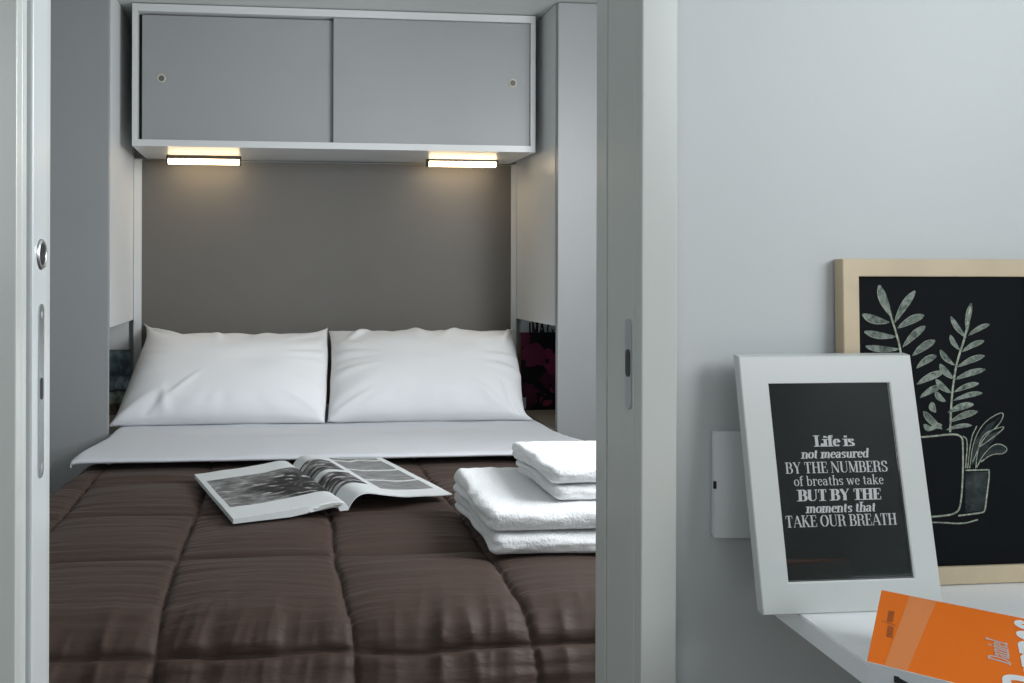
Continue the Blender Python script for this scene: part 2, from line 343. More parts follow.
# stroke kinds: S thick stem with serifs, s thick stem without, H hairline, V contrast by direction, D thick diagonal
X = 0.64
GL = {
 'A': (0.80, [('H', ln((0.06, 0), (0.40, 1))), ('D', ln((0.40, 1), (0.70, 0))), ('H', ln((0.19, 0.33), (0.58, 0.33))), ('H', ln((-0.02, 0), (0.18, 0))), ('H', ln((0.54, 0), (0.84, 0)))]),
 'B': (0.72, [('S', ln((0.16, 0), (0.16, 1))), ('V', ln((0.16, 1), (0.36, 1)) + arc(0.36, 0.76, 0.20, 0.24, 90, -90) + ln((0.16, 0.52))), ('V', ln((0.16, 0.52), (0.38, 0.52)) + arc(0.38, 0.26, 0.24, 0.26, 90, -90) + ln((0.16, 0)))]),
 'E': (0.66, [('S', ln((0.16, 0), (0.16, 1))), ('H', ln((0.16, 1), (0.58, 1))), ('H', ln((0.16, 0.52), (0.44, 0.52))), ('H', ln((0.16, 0), (0.60, 0))), ('H', ln((0.575, 1.0), (0.575, 0.74))), ('H', ln((0.595, 0), (0.595, 0.28))), ('H', ln((0.44, 0.62), (0.44, 0.42)))]),
 'H': (0.86, [('S', ln((0.16, 0), (0.16, 1))), ('S', ln((0.66, 0), (0.66, 1))), ('H', ln((0.16, 0.52), (0.66, 0.52)))]),
 'K': (0.80, [('S', ln((0.16, 0), (0.16, 1))), ('H', ln((0.18, 0.40), (0.62, 1))), ('D', ln((0.34, 0.58), (0.66, 0))), ('H', ln((0.50, 1), (0.72, 1))), ('H', ln((0.50, 0), (0.80, 0)))]),
 'L': (0.66, [('S', ln((0.17, 0), (0.17, 1))), ('H', ln((0.16, 0), (0.60, 0))), ('V', ln((0.59, 0), (0.59, 0.26)))]),
 'M': (1.0, [('H', ln((0.12, 0), (0.12, 1))), ('D', ln((0.15, 1), (0.46, 0.05))), ('H', ln((0.46, 0), (0.78, 1))), ('S', ln((0.80, 0), (0.80, 1))), ('H', ln((0.02, 0), (0.22, 0))), ('H', ln((0.02, 1), (0.2, 1)))]),
 'N': (0.86, [('H', ln((0.12, 0), (0.12, 1))), ('D', ln((0.13, 1), (0.70, 0))), ('H', ln((0.72, 0), (0.72, 1))), ('H', ln((0.02, 0), (0.22, 0))), ('H', ln((0.02, 1), (0.2, 1))), ('H', ln((0.62, 1), (0.82, 1)))]),
 'O': (0.82, [('V', arc(0.40, 0.5, 0.32, 0.5, 0, 360, 32))]),
 'R': (0.80, [('S', ln((0.16, 0), (0.16, 1))), ('V', ln((0.16, 1), (0.38, 1)) + arc(0.38, 0.76, 0.22, 0.24, 90, -90) + ln((0.16, 0.52))), ('V', ln((0.36, 0.52)) + arc(0.40, 0.34, 0.20, 0.18, 90, 0, 6) + ln((0.60, 0.12), (0.66, 0.0), (0.76, 0.03)))]),
 'S': (0.62, [('V', ln((0.52, 0.74), (0.50, 0.86)) + arc(0.29, 0.76, 0.20, 0.24, 40, 200, 12) + ln((0.16, 0.60), (0.40, 0.44), (0.50, 0.32)) + arc(0.29, 0.26, 0.22, 0.26, 0, -150, 12)), ('H', ln((0.53, 1), (0.53, 0.70))), ('H', ln((0.07, 0), (0.07, 0.30)))]),
 'T': (0.72, [('S', ln((0.35, 0), (0.35, 1))), ('H', ln((0.04, 1), (0.66, 1))), ('H', ln((0.05, 1), (0.05, 0.74))), ('H', ln((0.65, 1), (0.65, 0.74)))]),
 'U': (0.84, [('V', ln((0.17, 1), (0.17, 0.30)) + arc(0.42, 0.28, 0.25, 0.28, 180, 300, 10)), ('H', arc(0.42, 0.28, 0.27, 0.28, 290, 360, 8) + ln((0.69, 1))), ('H', ln((0.02, 1), (0.32, 1))), ('H', ln((0.58, 1), (0.80, 1)))]),
 'Y': (0.78, [('D', ln((0.12, 1), (0.40, 0.44))), ('H', ln((0.40, 0.44), (0.66, 1))), ('s', ln((0.39, 0), (0.39, 0.46))), ('H', ln((0.24, 0), (0.54, 0))), ('H', ln((0.0, 1), (0.26, 1))), ('H', ln((0.56, 1), (0.76, 1)))]),
 'P': (0.72, [('S', ln((0.16, 0), (0.16, 1))), ('V', ln((0.16, 1), (0.38, 1)) + arc(0.38, 0.74, 0.22, 0.26, 90, -90) + ln((0.16, 0.48)))]),
 'I': (0.40, [('s', ln((0.2, 0), (0.2, 1)))]),
 'D': (0.8, [('S', ln((0.16, 0), (0.16, 1))), ('V', ln((0.16, 1), (0.32, 1)) + arc(0.32, 0.5, 0.34, 0.5, 90, -90) + ln((0.16, 0)))]),
 'a': (0.56, [('V', ln((0.10, 0.50)) + arc(0.24, 0.46, 0.15, 0.18, 150, 0, 10) + ln((0.39, 0.0))), ('V', ln((0.39, 0.38)) + arc(0.22, 0.18, 0.15, 0.18, 90, 330, 14)), ('H', ln((0.39, 0.0), (0.54, 0.04)))]),
 'b': (0.60, [('s', ln((0.12, 0), (0.12, 1))), ('V', arc(0.30, 0.32, 0.20, 0.32, 170, -170, 20)), ('H', ln((0.0, 1), (0.12, 1)))]),
 'c': (0.52, [('V', ln((0.46, 0.50)) + arc(0.27, 0.32, 0.20, 0.32, 50, 320, 18))]),
 'd': (0.62, [('s', ln((0.46, 0), (0.46, 1))), ('V', arc(0.27, 0.32, 0.20, 0.32, 10, 350, 20)), ('H', ln((0.32, 1), (0.46, 1))), ('H', ln((0.46, 0), (0.60, 0.03)))]),
 'e': (0.52, [('V', ln((0.08, 0.36), (0.45, 0.36)) + arc(0.27, 0.32, 0.19, 0.32, 10, 320, 20))]),
 'f': (0.40, [('S', ln((0.17, 0), (0.17, 0.84))), ('V', ln((0.17, 0.84)) + arc(0.30, 0.84, 0.13, 0.16, 180, 40, 8)), ('H', ln((0.02, X), (0.36, X)))]),
 'h': (0.64, [('S', ln((0.14, 0), (0.14, 1))), ('V', ln((0.16, 0.46)) + arc(0.33, 0.44, 0.17, 0.20, 150, 0, 10) + ln((0.50, 0))), ('H', ln((0.38, 0), (0.62, 0)))]),
 'i': (0.34, [('S', ln((0.16, 0), (0.16, X))), ('s', ln((0.16, 0.80), (0.16, 0.97)))]),
 'k': (0.62, [('S', ln((0.14, 0), (0.14, 1))), ('H', ln((0.16, 0.24), (0.46, X))), ('D', ln((0.26, 0.38), (0.50, 0))), ('H', ln((0.36, X), (0.56, X))), ('H', ln((0.40, 0), (0.62, 0)))]),
 'l': (0.34, [('S', ln((0.16, 0), (0.16, 1)))]),
 'm': (0.94, [('S', ln((0.14, 0), (0.14, X))), ('V', ln((0.16, 0.46)) + arc(0.31, 0.44, 0.15, 0.20, 150, 0, 10) + ln((0.46, 0))), ('V', ln((0.48, 0.46)) + arc(0.63, 0.44, 0.15, 0.20, 150, 0, 10) + ln((0.78, 0))), ('H', ln((0.68, 0), (0.90, 0)))]),
 'n': (0.64, [('S', ln((0.14, 0), (0.14, X))), ('V', ln((0.16, 0.46)) + arc(0.33, 0.44, 0.17, 0.20, 150, 0, 10) + ln((0.50, 0))), ('H', ln((0.40, 0), (0.62, 0)))]),
 'o': (0.56, [('V', arc(0.28, 0.32, 0.21, 0.32, 0, 360, 24))]),
 'r': (0.48, [('S', ln((0.14, 0), (0.14, X))), ('V', ln((0.16, 0.42)) + arc(0.32, 0.46, 0.15, 0.18, 150, 50, 8) + ln((0.42, 0.50)))]),
 's': (0.46, [('V', ln((0.38, 0.48)) + arc(0.22, 0.48, 0.14, 0.16, 40, 200, 10) + ln((0.14, 0.38), (0.30, 0.27), (0.36, 0.20)) + arc(0.22, 0.16, 0.15, 0.16, 0, -150, 10))]),
 't': (0.40, [('V', ln((0.17, 0.86), (0.17, 0.16)) + arc(0.28, 0.14, 0.11, 0.14, 180, 300, 8)), ('H', ln((0.02, X), (0.34, X)))]),
 'u': (0.64, [('V', ln((0.14, X), (0.14, 0.22)) + arc(0.30, 0.20, 0.16, 0.20, 180, 340, 10)), ('s', ln((0.48, 0), (0.48, X))), ('H', ln((0.02, X), (0.14, X))), ('H', ln((0.36, X), (0.48, X))), ('H', ln((0.48, 0), (0.62, 0.03)))]),
 'w': (0.84, [('D', ln((0.10, X), (0.28, 0))), ('H', ln((0.28, 0), (0.42, X))), ('D', ln((0.42, X), (0.58, 0))), ('H', ln((0.58, 0), (0.74, X))), ('H', ln((0.0, X), (0.22, X))), ('H', ln((0.64, X), (0.82, X)))]),
}

def stroke_outline(pts, wf):
    P = [Vector(p) for p in pts]
    L, R = [], []
    for i, p in enumerate(P):
        a = P[max(0, i - 1)]; b = P[min(len(P) - 1, i + 1)]
        d = (b - a)
        if d.length < 1e-9: d = Vector((1, 0))
        d.normalize(); n = Vector((-d.y, d.x)); w = wf(d) / 2
        L.append(p + n * w); R.append(p - n * w)
    return L, R

def word_mesh(bm, text, put, height, width=None, thick=0.16, thin=0.035, slant=0.0, space=0.30, track=0.02, lift=(0, 0, 0)):
    """put(x, y) turns flat lettering coordinates into a point; width fits the line"""
    tot = sum(space if ch == ' ' else GL[ch][0] + track for ch in text)
    kx = (width / tot / height) if width else 1.0
    pen = 0.0; layer = 0; lift = Vector(lift)
    for ch in text:
        if ch == ' ': pen += space; continue
        adv, strokes = GL[ch]
        for kind, pts in strokes:
            if kind in 'Ss': wf = lambda d: thick
            elif kind == 'H': wf = lambda d: thin + 0.015
            elif kind == 'D': wf = lambda d: thick * 0.95
            else: wf = lambda d: thin + (thick - thin) * abs(d.y) ** 1.5
            segs = [(pts, wf)]
            if kind == 'S':
                for q in (pts[0], pts[-1]):
                    segs.append(([(q[0] - thick * 1.05, q[1]), (q[0] + thick * 1.05, q[1])], lambda d: thin + 0.02))
            for pp, w in segs:
                Ls, Rs = stroke_outline(pp, w)
                layer += 1
                def tr(q): return put((pen + q.x + slant * q.y) * kx * height, q.y * height) + lift * (layer % 12)
                a = [bm.verts.new(tr(q)) for q in Ls]; b = [bm.verts.new(tr(q)) for q in Rs]
                for i in range(len(a) - 1):
                    try: bm.faces.new([a[i], a[i + 1], b[i + 1], b[i]])
                    except ValueError: pass
        pen += adv + track
    return pen * kx * height

# ------------------------------------------------------------------ room shell
ZC = 1.942
XL, XR, YB, YR = -0.975, 1.39, 3.03, -2.40
struct('floor', B(XL - .1, XR + .1, YR - .1, YB + .1, -0.08, 0.0), M['floor'])
struct('ceiling', B(XL - .1, XR + .1, YR - .1, YB + .1, ZC, ZC + .06), M['ceiling'])
struct('wall_back', B(XL - .1, XR + .1, YB, YB + .08, 0, ZC), M['wall'])
def holes_x(x0, x1, y0, y1, z0, z1, holes):
    """wall slab along Y with window holes (ya, yb, za, zb)"""
    L = []; y = y0
    for ya, yb, za, zb in holes:
        L += [(x0, x1, y, ya, z0, z1), (x0, x1, ya, yb, z0, za), (x0, x1, ya, yb, zb, z1)]; y = yb
    L.append((x0, x1, y, y1, z0, z1))
    return boxes(L)
struct('wall_left', holes_x(XL - .08, XL, YR, YB, 0, ZC, [(-1.15, -0.35, 0.98, 1.74)]), M['wall'])
struct('wall_right', holes_x(XR, XR + .08, YR, YB, 0, ZC, [(-0.75, 0.25, 1.25, 1.88), (0.92, 1.88, 1.04, 1.76)]), M['wall'])
struct('wall_rear', boxes([(XL, -0.6, YR - .08, YR, 0, ZC), (0.9, XR, YR - .08, YR, 0, ZC), (-0.6, 0.9, YR - .08, YR, 0, 1.0), (-0.6, 0.9, YR - .08, YR, 1.85, ZC)]), M['wall'])
def window(n, axis, c, a0, a1, z0, z1):
    if axis == 'x':
        f = lambda a, b, p, q, t=.03: (c - .0 + .03, c + .06, a, b, p, q)
    elif axis == 'l':
        f = lambda a, b, p, q, t=.03: (c - .06, c - .03, a, b, p, q)
    else:
        f = lambda a, b, p, q, t=.03: (a, b, c - .06, c - .03, p, q)
    fr = struct('window_%d' % n, boxes([f(a0, a0 + .04, z0, z1), f(a1 - .04, a1, z0, z1), f(a0 + .04, a1 - .04, z0, z0 + .04), f(a0 + .04, a1 - .04, z1 - .04, z1),
                              f((a0 + a1) / 2 - .02, (a0 + a1) / 2 + .02, z0 + .04, z1 - .04)]), M['outsideframe'])
    g = f(a0 + .04, a1 - .04, z0 + .04, z1 - .04)
    if axis == 'x': g = (c + .043, c + .047) + g[2:]
    elif axis == 'l': g = (c - .047, c - .043) + g[2:]
    else: g = g[:2] + (c - .047, c - .043) + g[4:]
    obj('glass_pane', B(*g), M['glass'], fr)
window(1, 'x', XR, -0.75, 0.25, 1.25, 1.88)
window(2, 'y', YR, -0.6, 0.9, 1.0, 1.85)
window(3, 'x', XR, 0.92, 1.88, 1.04, 1.76)
window(4, 'l', XL, -1.15, -0.35, 0.98, 1.74)  # unseen window added to go with the left fill light

# partition wall between the two rooms, with a pocket for the sliding door on the left
JR, JL, HEAD = 0.334, -0.2166, 1.86
struct('wall_partition', boxes([(JR + .018, XR, .715, .79, 0, ZC), (XL, JL - .018, .715, .727, 0, ZC), (XL, JL - .018, .784, .79, 0, ZC),
                                (JL - .018, JR + .018, .715, .79, HEAD + .018, ZC)]), M['wall'])
# right jamb and architrave
t1 = struct('trim_1', boxes([(JR, JR + .018, .715, .7755, 0, HEAD), (JR + .003, JR + .018, .7755, .7785, 0, HEAD), (JR, JR + .018, .7785, .804, 0, HEAD),
                             (JR, .3675, .70, .715, 0, HEAD + .03), (JR + .018, .3675, .79, .804, 0, HEAD + .03)], bev=0.0012), M['trim'])
sp = bmesh.new()
def plate(bm, x, yc, w, z0, z1, t, n=10):
    """rounded-end metal plate on a face of constant x, thickness t towards +x (t may be negative)"""
    r = w / 2; pts = []
    for k in range(n + 1):
        a = math.pi * k / n; pts.append((yc + r * math.cos(a), z1 - r + r * math.sin(a)))
    for k in range(n + 1):
        a = math.pi + math.pi * k / n; pts.append((yc + r * math.cos(a), z0 + r + r * math.sin(a)))
    a = [bm.verts.new((x, p[0], p[1])) for p in pts]; b = [bm.verts.new((x + t, p[0], p[1])) for p in pts]
    bm.faces.new(b); bm.faces.new(list(reversed(a)))
    for i in range(len(a)):
        j = (i + 1) % len(a); bm.faces.new([a[i], a[j], b[j], b[i]])
    return bm
st = obj('strike_plate', plate(sp, JR, .726, .013, CZ - .1285, CZ - .0435, -.0012), M['steel'], t1)
o = obj('latch_hole', plate(bmesh.new(), JR - .0012, .726, .009, CZ - .098, CZ - .072, -.0005), M['black'], st)
# left jamb and architrave (front half, rear half, lining of the pocket)
struct('trim_2', boxes([(JL - .018, JL, .715, .729, 0, HEAD), (JL - .018, JL, .786, .804, 0, HEAD),
                        (-.25, JL, .70, .715, 0, HEAD + .03), (-.25, JL - .018, .79, .804, 0, HEAD + .03)], bev=0.0012), M['trim'])
struct('trim_3', boxes([(JL, JR, .70, .727, HEAD, HEAD + .03), (JL, JR, .779, .804, HEAD, HEAD + .03)], bev=0.0012), M['trim'])
# sliding door leaf
LE = -0.2128
d1 = struct('door_1', B(-0.80, LE, .7335, .7800, 0.01, HEAD - .01, bev=0.002), M['door'])
fp = bmesh.new()
lathe(fp, [(0.0, .0005), (.0098, .0005), (.0100, .0016), (.0112, .0024), (.0130, .0022), (.0142, .0008), (.0145, 0.0)], 28, (LE, .7590, CZ + .0155), (1, 0, 0))
fpo = obj('finger_pull', fp, M['steel'], d1, smooth=0.9)
o = obj('pull_hole_shade', lathe(bmesh.new(), [(0, .0015), (.0097, .0015), (.0097, .0006)], 24, (LE, .7590, CZ + .0155), (1, 0, 0)), M['black'], fpo)  # flat black disc in place of the shaded depth of the pull
lk = obj('lock_plate', plate(bmesh.new(), LE, .7580, .016, CZ - .190, CZ - .030, .0012), M['steel'], d1)
o = obj('latch_bolt', plate(bmesh.new(), LE + .0012, .7580, .007, CZ - .118, CZ - .098, .0006), M['black'], lk)
for z in (-.040, -.180):
    obj('screw', lathe(bmesh.new(), [(0, .0014), (.003, .0012), (.0036, .0009)], 14, (LE + .0004, .7580, CZ + z), (1, 0, 0)), M['greyside'], lk, smooth=0.9)

# ------------------------------------------------------------------ wardrobes either side of the bed
NZ0, NZ1 = CZ - .52, CZ - .177               # niche floor and the underside of the panel above it
def wardrobe(sgn, xi, xo, label, group):
    w = thing('wardrobe', label, 'wardrobe', ((xi + xo) / 2, 2.80, 0), group)
    a, b = min(xi, xo), max(xi, xo)
    def bx(x0, x1, *r, **k): return B(min(x0, x1), max(x0, x1), *r, **k)
    part('door', bx(xi + sgn * .002, xo - sgn * .003, 2.558, 2.578, .03, ZC - .004, bev=.001), M['grey'], w)
    part('side_panel', bx(xi, xi + sgn * .018, 2.582, 3.02, NZ1, ZC - .002, bev=.0008), M['white'], w)
    part('lower_panel', bx(xi, xi + sgn * .018, 2.582, 3.02, 0.02, NZ0 - .018), M['white'], w)
    part('niche_shelf', bx(xi, xo - sgn * .02, 2.582, 3.005, NZ0 - .018, NZ0), M['beige'], w)
    part('niche_ceiling', bx(xi + sgn * .018, xo - sgn * .02, 2.582, 3.005, NZ1, NZ1 + .016), M['white'], w)
    part('back_panel', bx(xi + sgn * .018, xo - sgn * .02, 3.005, 3.022, 0.02, ZC - .002), M['white'], w)
    part('outer_panel', bx(xo - sgn * .02, xo - sgn * .002, 2.582, 3.022, 0.0, ZC - .002), M['white'], w)
    return w
wardrobe(-1, -.511, XL, 'tall grey wardrobe to the left of the bed, with a white inner side', 'wardrobes flanking the bed')
wardrobe(1, .931, XR, 'tall grey wardrobe to the right of the bed, behind the towel stack', 'wardrobes flanking the bed')

# headboard panel
hb = thing('headboard', 'flat taupe headboard panel with thin white edging behind the pillows', 'headboard', (.2135, 3.01, 0.3))
part('panel', B(-.481, .9085, 3.000, 3.026, .30, CZ + .409), M['taupe'], hb)
part('edging', B(-.5095, -.4815, 2.996, 3.026, .30, CZ + .413), M['white'], hb)
part('edging', B(.909, .9295, 2.996, 3.026, .30, CZ + .413), M['white'], hb)

# wall cabinet above the bed
cx0, cx1, cy0, cy1, cz0, cz1 = -.466, .904, 2.70, 3.026, CZ + .416, ZC - .004
cab = thing('wall_cabinet', 'white-framed grey overhead cabinet with two sliding doors above the headboard', 'cabinet', ((cx0 + cx1) / 2, 2.86, cz0))
T = .017
part('carcass', boxes([(cx0, cx0 + T, cy0, cy1, cz0, cz1), (cx1 - T, cx1, cy0, cy1, cz0, cz1), (cx0 + T, cx1 - T, cy0, cy1, cz0, cz0 + .022), (cx0 + T, cx1 - T, cy0, cy1, cz1 - .024, cz1),
                       (cx0 + T, cx1 - T, cy1 - .008, cy1, cz0 + .022, cz1 - .024)]), M['white'], cab)
part('interior_shade', B(cx0 + T + .0005, cx1 - T - .0005, 2.74, 2.745, cz0 + .0225, cz1 - .0245), M['dark'], cab)  # black sheet in place of the shade inside the cabinet
for (x0, x1, yf, hx, hz) in ((-.4375, .207, 2.724, -.374, CZ + .647), (.2025, .8865, 2.709, .8255, CZ + .656)):
    d = part('sliding_door', B(x0, x1, yf, yf + .012, cz0 + .0235, cz1 - .0255 - (.004 if x0 < 0 else 0), bev=.001), M['grey'], cab)
    r = bmesh.new(); lathe(r, [(.0, -.0006), (.0095, -.0006), (.0098, -.002), (.0125, -.003), (.0148, -.002), (.015, 0.0)], 26, (hx, yf, hz), (0, 1, 0))
    fo = part('finger_ring', r, M['brass'], d, smooth=0.7)
    part('ring_recess', lathe(bmesh.new(), [(0, -.0014), (.0094, -.0014), (.0094, -.0007)], 22, (hx, yf, hz), (0, 1, 0)), M['recess'], fo)

# LED bars under the cabinet
for x0, x1, lab in ((-.379, -.115, 'lit warm LED bar under the overhead cabinet, above the left pillow'), (.561, .825, 'lit warm LED bar under the overhead cabinet, above the right pillow')):
    lz = cz0 - (.0085 if x0 < 0 else .0035)
    l = thing('led_lamp', lab, 'lamp', ((x0 + x1) / 2, 2.90, lz), 'LED bars under the overhead cabinet')
    part('housing', boxes([(x0, x1, 2.892, 2.916, lz - .006, cz0 - .0004)], bev=.001), M['black'], l)
    bm = bmesh.new(); pr = [(2.886, lz - .006), (2.884, lz - .012), (2.886, lz - .018), (2.893, lz - .0225), (2.903, lz - .0235), (2.912, lz - .020), (2.916, lz - .006)]
    a = [bm.verts.new((x0 + .007, y, z)) for y, z in pr]; b = [bm.verts.new((x1 - .007, y, z)) for y, z in pr]
    bm.faces.new(a); bm.faces.new(list(reversed(b)))
    for i in range(len(pr)):
        j = (i + 1) % len(pr); bm.faces.new([a[i], a[j], b[j], b[i]])
    part('diffuser', bm, M['lamp'], l)
    for xa, xb in ((x0, x0 + .006), (x1 - .006, x1)):
        part('end_cap', B(xa, xb, 2.882, 2.918, lz - .0255, lz - .001, bev=.002), M['black'], l)

# ------------------------------------------------------------------ bed
ZB = CZ - .50                                # sheet height
bed = thing('double_bed', 'double bed made up with white linen and a brown quilt', 'bed', (.197, 2.0, 0))
part('mattress', B(-.485, .880, 1.16, 2.985, .28, ZB - .028, bev=.04, seg=4), M['mattress'], bed, smooth=0.6)
part('bed_base', B(-.48, .875, 1.14, 2.985, .10, .28, bev=.01), M['bedbase'], bed)
for x in (-.42, .81):
    for y in (1.22, 2.92):
        part('leg', lathe(bmesh.new(), [(0, 0), (.022, 0), (.028, .10), (0, .10)], 16, (x, y, 0), (0, 0, 1)), M['black'], bed)

def edge_drop(x, xl, xr, r, zflat):
    """lateral profile: flat between xl and xr then a rounded fall; returns (x, dz)"""
    for s, e in ((-1, xl), (1, xr)):
        d = (x - e) * s
        if d > 0:
            a = d / r
            if a < math.pi / 2: return e + s * r * math.sin(a), -(r - r * math.cos(a))
            return e + s * (r), -(r + (d - r * math.pi / 2))
    return x, 0.0

# sheet: under the pillows, its top end folded back over the quilt
prof = [(2.34, -.488), (2.24, -.490), (2.12, -.488), (2.085, -.4865), (2.074, -.484), (2.071, -.4795), (2.075, -.475), (2.09, -.4735), (2.13, -.474), (2.20, -.477), (2.28, -.482), (2.36, -.489), (2.42, -.4935)]
prof += [(2.42 + .57 * k / 24, -.4955 - .0015 * min(1, k / 6)) for k in range(1, 25)]
def sheet_pt(u, v):
    x = -.535 + 1.462 * u
    f = v * (len(prof) - 1); i = min(int(f), len(prof) - 2); t = f - i
    y = prof[i][0] * (1 - t) + prof[i + 1][0] * t; z = prof[i][1] * (1 - t) + prof[i + 1][1] * t
    k = sstep(2.40, 2.2, y) * .002
    px, dz = edge_drop(x, -.478 - k, .870 + k, .026, z)
    z -= .003 * sstep(2.42, 2.25, y)
    dz *= 1 - .78 * sstep(2.45, 2.25, y)
    wz = 0.0022 * N(x * 3, y * 9, 1) + 0.0025 * max(0, N(x * 2.2 + y * 6, y * 4 - x * 7, 5)) + .0012 * N(x * 14, y * 14, 9)
    px += .004 * N(y * 5, 3) * (1 if dz < 0 else 0)
    if y < 2.15: y += .008 * N(x * 2.5, 7) + .004 * N(x * 8, 2)
    return Vector((px, y, CZ + z + dz * (1.0 if y > 2.0 else 1) + (wz if i > 5 else 0)))
bm = bmesh.new(); grid(bm, 150, len(prof) * 2 - 2, sheet_pt)
tag(obj('bed_sheet', bm, M['sheet'], None, True), 'white bed sheet folded back over the brown quilt in front of the pillows', 'sheet')

# quilt: puffed squares between stitched seams, rolling down over the foot of the bed
SX = [.112 + .272 * k for k in range(-4, 6)]
R_ = .12; YF = 1.20; T0 = 2.17
arc45 = (T0 - YF) + R_ * math.radians(38)
ST = [-.03, .225, .485, .742, arc45, arc45 + .26, arc45 + .52]
def near(v, arr):
    best = min(arr, key=lambda s: abs(s - v)); return v - best
def ridge(a): return (1 - abs(a) * 2.2) if abs(a) < .45 else 0.0
def quilt_pt(u, v):
    x = -.80 + 2.0 * u; t = v * 1.50
    wx = x + .010 * N(x * 2, t * 3, 11) + .004 * N(x * 5, t * 11, 12) + .018 * sstep(.8, 1.1, t) * sstep(.2, .4, x)
    wt = t + .008 * N(x * 2.3, t * 2, 21) + .007 * N(x * 7, t, 4)
    dx = near(wx, SX); dt = near(wt, ST)
    adx, adt = abs(dx), abs(dt)
    head = .6 + .4 * sstep(0.06, .22, t)
    puff = .012 * head * (1 - math.exp(-adx / .040)) * (1 - math.exp(-adt / .045))
    puff += .0085 * (1 - math.exp(-adx / .0045)) * (1 - math.exp(-adt / .0045))
    # crinkles running across the bed, strongest beside the seams
    cr = .0040 * N(x * 2.6, t * 46, 3) * (math.exp(-adt / .05) + .8 * math.exp(-adx / .05) + .25)
    cr += .0020 * N(x * 6, t * 95, 8) * (.3 + math.exp(-adx / .05)) + .0030 * max(0, N(x * 4 + t * 2, t * 14, 44)) 
    dfoot = wt - arc45
    gat = 0.0
    if abs(dfoot) < .24:
        lean = .25 + 1.1 * N(x * 2.4, 5.3, 2) if dfoot < 0 else .15
        g = ridge(N((x + lean * dfoot) * 13, t * 2.5, 14)) + .6 * ridge(N((x + lean * dfoot) * 29, t * 4, 18)) - .6
        gat = .0165 * g * (.25 + max(0, .5 + 1.1 * N(x * 5, 3.7, 51))) * math.exp(-abs(dfoot) / (.075 if dfoot < 0 else .06)) * min(1, abs(dfoot) / .012)
    flat = sstep(1.05, .9, t)
    h = puff + cr + gat + .005 * N(x * 2.2, t * 2.2, 31) * (1 - .6 * flat)
    h *= .45 + .55 * sstep(.10, .17, t)
    tuck = .010 * sstep(.26, .12, t)
    px, dz = edge_drop(x, -.47 + tuck, .862 - tuck, .045, 0)
    nx = 0.0
    if dz < 0:
        s = -1 if x < 0 else 1
        k = min(1.0, -dz / .045); nx = s * k
    if t < T0 - YF: y, z, n = T0 - t, -.514, Vector((0, 0, 1))
    else:
        a = (t - (T0 - YF)) / R_
        if a < math.pi / 2: y, z, n = YF - R_ * math.sin(a), -.514 - R_ + R_ * math.cos(a), Vector((0, -math.sin(a), math.cos(a)))
        else: y, z, n = YF - R_, -.514 - R_ - (a - math.pi / 2) * R_, Vector((0, -1, 0))
    n = (n * (1 - abs(nx)) + Vector((nx, 0, 0))).normalized()
    p = Vector((px, y, CZ + z + dz)) + n * h
    p.z = max(p.z, .02)
    return p
bm = bmesh.new(); grid(bm, 620, 560, quilt_pt)
q = tag(obj('quilt', bm, M['quilt'], None, True), 'dark brown quilt stitched in puffed squares spread over the bed', 'quilt')

